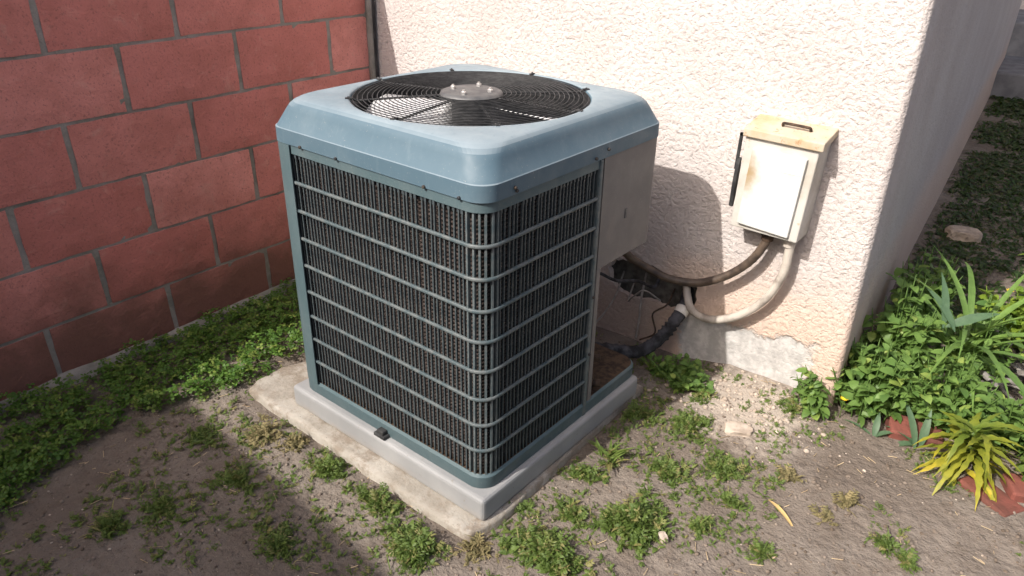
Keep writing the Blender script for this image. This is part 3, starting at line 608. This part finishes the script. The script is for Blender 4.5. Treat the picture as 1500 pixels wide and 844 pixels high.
LB = {8: 'low weeds at the foot of the upright grass tuft', 10: 'small weed at the wall foot on the edge of the condenser shadow', 11: 'spread out weed patch on dirt below the pale flat stone', 12: 'low weed patch just behind the tall dense feathery clump', 13: 'thin low weeds between the pad side and the tall feathery clump', 14: 'small weed beside the white pebble and tall feathery clump', 15: 'small upright weed on bare dirt below the ochre dead leaf', 18: 'small weed between the ochre dead leaf and the spread out weed patch', 21: 'small weed touching the front corner of the grey pad', 26: 'small weed in pale rubble under the cement patch', 3: 'sparse weeds beside the clover edge in the shade', 0: 'low green weeds growing along the edge of the worn concrete slab', 5: 'bright weed clump off the front corner of the slab', 6: 'wide feathery weed clump on dirt just off the front pad corner', 7: 'tall dense feathery weed clump standing alone on sunny dirt', 9: 'leafy weed clump beside the pale flat stone', 20: 'shaded weeds in dirt beside the rear side of the pad'}
for i, (x, y, rx, ry, nn2, kd) in enumerate(CL):
    mb = MB(); tall = 1.25 if i == 7 else (1.1 if i in (6, 5) else .8)
    for k in range(int(nn2 * 2.6)):
        a = random.uniform(0, 6.28); q = abs(random.gauss(0, .62)); px, py = x + rx * q * math.cos(a), y + ry * q * math.sin(a); px += random.gauss(0, .008)
        sprig(mb, px - x, py - y, ground_z(px, py), random.uniform(.017, .036) * tall * (1.15 - .35 * min(q, 1.4)))
    for k in range(int(nn2 * .9)):
        a = random.uniform(0, 6.28); q = abs(random.gauss(0, .55)); px, py = rx * q * math.cos(a), ry * q * math.sin(a); az = random.uniform(0, 6.28); el = random.uniform(.15, 1.3); L = random.uniform(.02, .06)
        mb.add(*leaf_shape(L, L * random.uniform(.02, .045), .3, random.uniform(.2, 1.1), 4), frame((px, py, ground_z(x + px, y + py)), (math.cos(az) * math.cos(el), math.sin(az) * math.cos(el), math.sin(el))), random.choice((.2, .6, 1.0, 1.0)))
    o = mb.build('weed_clump', M[kd], None); o.location = (x, y, 0)
    if i in LB and i: tag(o, LB[i], 'weed')
    elif i in (0, 1): tag(o, LB[0], 'weed', 'weeds along the slab edge')
    elif kd == 'dry': tag(o, 'small half dry brownish weed tuft in bare dirt', 'weed', 'dry weed tufts')
    elif i in (3, 4, 23, 24, 28): tag(o, 'sparse low weeds in the shaded dirt in front of the slab', 'weed', 'weeds in the shaded dirt')
    else: tag(o, 'small low green weed clump in sunny bare dirt', 'weed', 'low weed clumps')
# upright grassy sprout by the pad
mb = MB(); lv = leaf_shape(1, .07, .3, .5, 5)
for k in range(16):
    a = random.uniform(0, 6.28); el = random.uniform(.8, 1.45); L = random.uniform(.05, .10); mb.add(*lv, frame((random.gauss(0, .012), random.gauss(0, .012), 0), (math.cos(a) * math.cos(el), math.sin(a) * math.cos(el), math.sin(el))) @ Matrix.Scale(L, 4), random.uniform(.5, 1))
for k in range(8): sprig(mb, random.gauss(0, .02), random.gauss(0, .02), 0, .03)
o = mb.build('grass_tuft', M['weed'], None); o.location = (1.585, -.635, 0); tag(o, 'upright bright grass tuft at the edge of the condenser shadow', 'grass tuft')

# tiny sprouts, crumbs, straw: nobody could count them
def free(x, y): return not in_poly(x, y, SLAB) and y < -.01 and x > .05
mb = MB(); cnt = 0
while cnt < 2600:
    x, y = random.uniform(.4, 2.9), random.uniform(-1.9, -.03); q = noise.noise(Vector((x * 5, y * 5, 2)))
    if not free(x, y) or q < -.12 + .30 * (x > 2.05): continue
    cnt += 1; sprig(mb, x, y, ground_z(x, y), random.uniform(.010, .022), 4)
o = mb.build('ground_sprouts', M['weed'], None); o['kind'] = 'stuff'; tag(o, 'tiny scattered green sprouts over the bare dirt', 'sprouts')
def rock(mb, p, s_, flat=.6, rnd=random):
    bm = bmesh.new(); bmesh.ops.create_icosphere(bm, subdivisions=1, radius=1); sd_ = rnd.random() * 99
    v = [tuple(Vector((q.co.x * s_, q.co.y * s_ * .8, q.co.z * s_ * flat)) * (1 + .35 * noise.noise(q.co * 1.3 + Vector((sd_, 0, 0))))) for q in bm.verts]; f = [[w_.index for w_ in q.verts] for q in bm.faces]; bm.free()
    mb.add(v, f, Matrix.Translation(p) @ Matrix.Rotation(rnd.random() * 6.28, 4, 'Z'))
for nm, mt, num, s0, s1, fn, lab in (('soil_crumbs', 'pebble', 6000, .0015, .0075, None, 'small crumbs of soil and grit on the dirt'), ('pale_grit', 'rubble', 420, .0012, .0045, None, 'fine pale grit scattered on the dirt'), ('stucco_rubble', 'rubble', 420, .002, .011, (1.80, -.14, .13, .075), 'pale crumbled stucco rubble on the ground under the cement patch')):
    mb = MB(); c_ = 0
    while c_ < num:
        if fn: x, y = random.gauss(fn[0], fn[2]), random.gauss(fn[1], fn[3])
        else: x, y = random.uniform(.3, 2.9), random.uniform(-1.95, -.02)
        if not free(x, y): continue
        c_ += 1; s_ = s0 + (s1 - s0) * random.random() ** 3; rock(mb, (x, y, ground_z(x, y) + s_ * .2), s_)
    o = mb.build(nm, M[mt], None, True); o['kind'] = 'stuff'; tag(o, lab, 'grit')
mb = MB(); c_ = 0
while c_ < 420:
    x, y = random.uniform(.4, 2.9), random.uniform(-1.9, .3)
    if not (free(x, y) or x > 2.1): continue
    c_ += 1; a = random.uniform(0, 6.28); L = random.uniform(.008, .035); z = ground_z(x, y) + .003; tube(mb, [(x, y, z), (x + L * math.cos(a), y + L * math.sin(a), z + random.uniform(0, .006))], .0009, 3)
o = mb.build('straw_bits', M['straw'], None); o['kind'] = 'stuff'; tag(o, 'short bits of dry straw on the dirt', 'straw')
# flat stone, rock, dead leaf
def stone(name, p, s_, flat, mt, label, rz=0, cat='stone'):
    bm = bmesh.new(); bmesh.ops.create_icosphere(bm, subdivisions=3, radius=1)
    for q in bm.verts: c_ = q.co.copy(); k = 1 + .22 * noise.noise(c_ * 1.4 + Vector((s_[0] * 90, 0, 0))) + .06 * noise.noise(c_ * 4); q.co = Vector((max(-.8, min(.8, c_.x)) * s_[0], max(-.75, min(.75, c_.y)) * s_[1], max(-.6, min(.6, c_.z)) * flat)) * k
    me = bpy.data.meshes.new(name); bm.to_mesh(me); bm.free(); o = obj(name, me, M[mt]); o.location = p; o.rotation_euler = (.06, .05, rz); return tag(o, label, cat)
stone('flat_stone', (1.825, -.285, .012), (.048, .034), .02, 'rubble', 'pale flat stone lying on the dirt below the cement patch', .5)
stone('rock', (2.06, 1.86, .02), (.085, .065), .05, 'stone', 'tan rock lying on the shaded turf beside the house', .3)
stone('white_pebble', (1.855, -.82, .012), (.013, .018), .012, 'rubble', 'small white pebble beside the tall feathery weed clump', .9)
def ribbon_leaf(name, mt, p, d0, L, W, droop, parent, var=.5, fold=.25, n=8, serr=0, roll=0):
    mb = MB(); v, f = leaf_shape(L, W, fold, droop, n, serr); mb.add(v, f, frame(p, d0, roll), var)
    vv = np.linspace(max(0, var - .15), min(1, var + .25), n + 1); mb.a = [float(vv[i // 3]) for i in range(len(mb.v))]
    o = mb.build(name, M[mt], parent, True); return o
e = empty('dead_leaf', (2.061, -.554, .008)); tag(e, 'long curled ochre dead leaf lying on bare dirt', 'leaf')
ribbon_leaf('blade', 'deadleaf', (-.05, .03, .006), (.85, -.42, .12), .115, .0065, .35, e, .5, .7)
o = ribbon_leaf('dead_leaf', 'straw', (1.70, -1.14, .008), (.95, .35, .1), .06, .004, .3, None); tag(o, 'short pale dead blade lying by the wide feathery weed clump', 'leaf')

# bushy weeds at the house corner
def bushy(name, base, h, spread, nst, label, mt='bush', ls=(.020, .042), lean=(0, 0), nleaf=9):
    e = tag(empty(name, base), label, 'plant'); fo = MB(); stm = MB()
    for k in range(nst):
        a = random.uniform(0, 6.28); q = math.sqrt(random.random()); tip = Vector((lean[0] + spread[0] * q * math.cos(a), lean[1] + spread[1] * q * math.sin(a), h * random.uniform(.45, 1.0) * (1.05 - .45 * q))); b0 = Vector((tip.x * .45 + random.gauss(0, .015), tip.y * .45 + random.gauss(0, .015), -.01))
        mid_ = b0.lerp(tip, .5) + Vector((0, 0, .02 * h)); pp_ = catmull([b0, mid_, tip], 4); tube(stm, pp_, [.0022] * (len(pp_) - 1) + [.001], 4, var=.4)
        for j in range(nleaf):
            q2 = .25 + .75 * (j + random.random() * .6) / nleaf; idx = min(len(pp_) - 1, int(q2 * (len(pp_) - 1))); p = pp_[idx]; aa = random.uniform(0, 6.28); el = random.uniform(-.15, .85); L = random.uniform(*ls)
            lvv = leaf_shape(1, random.uniform(.26, .42), .18, random.uniform(.2, .8), 4, .12); fo.add(*lvv, frame(p, (math.cos(aa) * math.cos(el), math.sin(aa) * math.cos(el), math.sin(el)), random.uniform(-.5, .5)) @ Matrix.Scale(L, 4), min(1, max(0, random.gauss(.45, .22) + .1 * q2)))
    stm.build('stems', M[mt], e, True); o = fo.build('foliage', M[mt], e, True); o['kind'] = 'stuff'; return e
bushy('bushy_weed', (2.09, .09, 0), .30, (.16, .14), 70, 'dense bushy green weed growing at the foot of the house corner', ls=(.020, .046), nleaf=13)
bushy('bushy_weed', (2.10, .36, 0), .40, (.12, .17), 56, 'bushy green weed against the side wall behind the house corner weed', ls=(.020, .050), nleaf=15)
bushy('bushy_weed', (2.09, .76, 0), .42, (.11, .19), 42, 'bushy green weed farthest back along the shaded side wall', ls=(.020, .048), nleaf=14)
bushy('bushy_weed', (2.29, .18, 0), .28, (.15, .17), 60, 'bushy green weed between the house corner weed and the grey bark pieces', ls=(.018, .044), nleaf=13)
bushy('bushy_weed', (2.32, .52, 0), .32, (.13, .15), 40, 'bushy green weed around the foot of the strap leaf plant', ls=(.022, .052), nleaf=13)
bushy('bushy_weed', (2.47, .17, 0), .22, (.13, .13), 42, 'bushy green weed behind the yellowing plant beside the bark pieces', ls=(.018, .044), nleaf=12)
bushy('leafy_weed', (2.38, .86, 0), .30, (.14, .14), 26, 'loose yellow green leafy weed behind the strap leaf plant', mt='lime', ls=(.03, .075), nleaf=11)
bushy('climbing_weed', (2.015, -.06, 0), .27, (.045, .03), 13, 'slim leafy weed leaning up against the stucco beside the cement patch', lean=(-.075, .0), nleaf=13)
bushy('feathery_weed', (2.08, .62, 0), .34, (.06, .10), 14, 'tall thin feathery weed against the shaded side wall', ls=(.018, .034), nleaf=16)
bushy('low_weed', (1.56, -.15, 0), .11, (.15, .09), 46, 'leafy green weed in the corner between pad and house wall', ls=(.018, .034), nleaf=7)
bushy('low_weed', (1.95, -.05, 0), .07, (.06, .04), 10, 'small low weed at the wall foot beside the house corner', ls=(.014, .024), nleaf=6)
# strap leaved plant
sp2 = tag(empty('strap_leaf_plant', (2.27, .46, .05)), 'plant with long upright strap leaves rising from the bushy weeds', 'plant')
for k in range(24):
    mt = 'strap'; az = k * 137.5; el = 78 - 46 * (k / 24) + random.uniform(-6, 6); L = random.uniform(.34, .50) * (1.05 if k < 3 else 1); W = random.uniform(.008, .015); dr = random.uniform(.3, 1.0); vr = random.uniform(.2, .95)
    ribbon_leaf('leaf', mt, (random.gauss(0, .015), random.gauss(0, .015), .05), (math.cos(R(az)) * math.cos(R(el)), math.sin(R(az)) * math.cos(R(el)), math.sin(R(el))), L, W, dr, sp2, vr, .4, 10, .05)
bl = tag(empty('broad_leaf_plant', (2.22, .38, .15)), 'broad blue green blade leaves standing behind the bushy corner weed', 'plant')
for az, el, L, W, dr, vr, rl in ((25, 34, .17, .017, .3, .7, .6), (110, 66, .20, .013, .4, .5, .2), (160, 58, .18, .013, .5, .6, -.4)):
    ribbon_leaf('leaf', 'bluestrap', (random.gauss(0, .01), random.gauss(0, .01), .06), (math.cos(R(az)) * math.cos(R(el)), math.sin(R(az)) * math.cos(R(el)), math.sin(R(el))), L, W, dr, bl, vr, .2, 8, 0, rl)
# yellowing plant
yp = tag(empty('yellowing_plant', (2.39, -.03, 0)), 'yellowing lance leaved plant beside the red bricks at the dirt edge', 'plant')
for k in range(70):
    q = k / 70; az = k * 137.5 + random.uniform(-15, 15); el = 5 + 62 * q + random.uniform(-8, 8); toward = math.cos(R(az + 40)); L = random.uniform(.09, .165) * (1.25 + .35 * toward) * (1 - .3 * q)
    ribbon_leaf('leaf', 'yellow', (random.gauss(0, .012), random.gauss(0, .012), .02 + .10 * q), (math.cos(R(az)) * math.cos(R(el)), math.sin(R(az)) * math.cos(R(el)), math.sin(R(el))), L, random.uniform(.0065, .0115), random.uniform(.5, 1.2), yp, max(.05, .72 - .65 * q + random.gauss(0, .18)), .4, 11, .28, random.uniform(-.7, .7))
mb = MB(); tube(mb, [(0, 0, -.01), (.003, .002, .10)], .006, 6); mb.build('stem', M['weed'], yp, True)
gp = tag(empty('grey_blade_plant', (2.27, -.02, 0)), 'few grey green blades rising between bricks and yellowing plant', 'plant')
for az, el, L, W, dr in ((130, 68, .17, .011, .5), (175, 50, .10, .013, .6), (-150, 30, .10, .012, .9), (95, 80, .12, .012, .3)):
    ribbon_leaf('leaf', 'bluestrap', (random.gauss(0, .012), random.gauss(0, .012), 0), (math.cos(R(az)) * math.cos(R(el)), math.sin(R(az)) * math.cos(R(el)), math.sin(R(el))), L, W, dr, gp, .6, .3, 7)
g2 = tag(empty('grey_blade_plant', (2.155, -.045, 0)), 'small grey green sprout at the dirt edge of the bushy corner weed', 'plant')
for az, el, L, W, dr in ((100, 70, .085, .010, .4), (30, 50, .07, .010, .5), (165, 25, .11, .006, .4)):
    ribbon_leaf('leaf', 'bluestrap', (0, 0, 0), (math.cos(R(az)) * math.cos(R(el)), math.sin(R(az)) * math.cos(R(el)), math.sin(R(el))), L, W, dr, g2, .7, .3, 7)
# second yellow-green plant at the right edge, with pot
pot = empty('terracotta_pot', (2.46, 1.33, 0)); tag(pot, 'terracotta pot holding a lime green plant beyond the bark pieces', 'pot')
mb = MB(); prof = [(.06, 0), (.085, .13), (.098, .13), (.10, .165), (.088, .165), (.084, .14), (.0, .14)]; m_ = 28; v = []; f = []
for rad, z in prof: v += [(max(rad, .0001) * math.cos(6.2832 * k / m_), max(rad, .0001) * math.sin(6.2832 * k / m_), z) for k in range(m_)]
for r in range(len(prof) - 1): f += [(r * m_ + k, r * m_ + (k + 1) % m_, (r + 1) * m_ + (k + 1) % m_, (r + 1) * m_ + k) for k in range(m_)]
mb.add(v, f); me = mb.mesh('pot_body', True); autosmooth(me, 40); obj('pot_body', me, M['brick'], pot)
lp = tag(empty('lime_plant', (2.46, 1.33, .14)), 'lime green leafy plant growing in the terracotta pot', 'plant')
for k in range(34):
    az = R(k * 137.5); el = R(15 + 55 * (k / 34)); ribbon_leaf('leaf', 'lime', (0, 0, .02 + .002 * k), (math.cos(az) * math.cos(el), math.sin(az) * math.cos(el), math.sin(el)), random.uniform(.10, .18), .012, random.uniform(.5, 1), lp, random.random(), .3, 6, .15)
bushy('bushy_weed', (2.63, .05, 0), .20, (.13, .14), 34, 'low green and yellow weed right of the yellowing plant', mt='weed', ls=(.03, .06))
# red bricks in the edging
for (x, y, z, rz, rx_, lb) in ((2.245, .045, .004, 20, .12, 'tilted red brick half buried below the bushy corner weed'), (2.475, -.105, -.022, -30, -.08, 'red brick sunk in the dirt beyond the yellowing plant'), (2.57, -.02, -.006, 25, .05, 'red brick beside the low green and yellow weed')):
    mb = MB(); mb.box((-.075, -.045, -.03), (.075, .045, .03)); o = mb.build('red_brick', M['brick'], None, bevel=.007); o.location = (x, y, z); o.rotation_euler = (rx_, .06, R(rz)); tag(o, lb, 'brick')
# weathered bark and branch litter
for i in range(26):
    mb = MB(); x = random.uniform(2.33, 2.66); y = random.uniform(.42, .80); L = random.uniform(.06, .17); a = R(random.gauss(-25, 35)); d_ = Vector((math.cos(a), math.sin(a), random.uniform(-.1, .25)))
    p0 = Vector((0, 0, 0)); pp_ = catmull([p0 - d_ * L / 2, p0 + Vector((random.gauss(0, .008), random.gauss(0, .008), .008)), p0 + d_ * L / 2], 5); r0 = random.uniform(.006, .014)
    tube(mb, pp_, [r0 * (1 + .3 * noise.noise(Vector((i, k * .8, 0)))) for k in range(len(pp_))], 7); o = mb.build('bark_piece', M['bark'], None, True); o.location = (x, y, .03 + random.uniform(0, .05)); o.scale = (1, 1, .7)
    tag(o, 'grey weathered bark piece in the litter pile behind the weeds', 'bark', 'bark pieces in the litter pile')
mb = MB()
for k in range(150):
    x, y = random.gauss(2.50, .10), random.gauss(.60, .10); rock(mb, (x, y, .01 + random.random() * .025), random.uniform(.008, .022), .4)
o = mb.build('bark_litter', M['litter'], None, True); o['kind'] = 'stuff'; tag(o, 'loose grey bark chips under the larger bark pieces', 'litter')
# thin dry grass around the strap plant and yellow flower
mb = MB()
for k in range(90):
    x, y = random.gauss(2.38, .09), random.gauss(.75, .14); a = random.uniform(0, 6.28); el = random.uniform(.5, 1.3); L = random.uniform(.07, .17); mb.add(*leaf_shape(L, .0022, .2, .8, 5), frame((x, y, 0), (math.cos(a) * math.cos(el), math.sin(a) * math.cos(el), math.sin(el))), random.random())
o = mb.build('dry_grass', M['dry'], None); o['kind'] = 'stuff'; tag(o, 'thin dry grass behind the bark pile', 'grass')
fl = tag(empty('yellow_flower', (2.36, .93, 0)), 'single small yellow flower on a thin stem behind the strap leaves', 'flower')
mb = MB(); tube(mb, catmull([(0, .1, 0), (-.01, .03, .09), (-.02, 0, .17)], 5), .0018, 5); mb.build('stem', M['weed'], fl)
mb = MB()
for k in range(9): a = k * .698; mb.add(*leaf_shape(.016, .005, .1, -.2, 3), frame((-.02, 0, .17), (math.cos(a), math.sin(a), .25)))
mb.build('petals', M['petal'], fl)
fl2 = tag(empty('yellow_flower', (2.045, -.02, 0)), 'tiny yellow flower at the foot of the slim leaning weed', 'flower'); mb = MB(); tube(mb, [(0, 0, 0), (0, 0, .075)], .0015, 5); mb.build('stem', M['weed'], fl2); mb = MB()
for k in range(9): a = k * .698; mb.add(*leaf_shape(.014, .005, .1, -.2, 3), frame((0, 0, .075), (math.cos(a), math.sin(a), .25)))
mb.build('petals', M['petal'], fl2)
# turf in the shaded side yard
mb = MB(); c_ = 0; tl = leaf_shape(1, .05, .3, .9, 2)
while c_ < 42000:
    y = .75 + 5.2 * random.random() ** 1.5; x = random.uniform(1.6, 4.0)
    if x < 2.05 - .068 * y or (y < 1.3 and 2.3 < x < 2.8 and random.random() < .7): continue
    q = noise.noise(Vector((x * 3.1, y * 3.1, 9))) + .4 * noise.noise(Vector((x * 9, y * 9, 2))); c_ += 1
    if q < -.38: continue
    a = random.uniform(0, 6.28); el = random.uniform(.2, 1.2); L = random.uniform(.022, .055) * (1 + .2 * y); mb.add(tl[0], tl[1], frame((x, y, ground_z(x, y)), (math.cos(a) * math.cos(el), math.sin(a) * math.cos(el), math.sin(el))) @ Matrix.Diagonal((L, L * 2.6, L, 1)), random.random())
o = mb.build('side_yard_turf', M['turf'], None); o['kind'] = 'stuff'; tag(o, 'patchy low turf in the shaded side yard', 'grass')
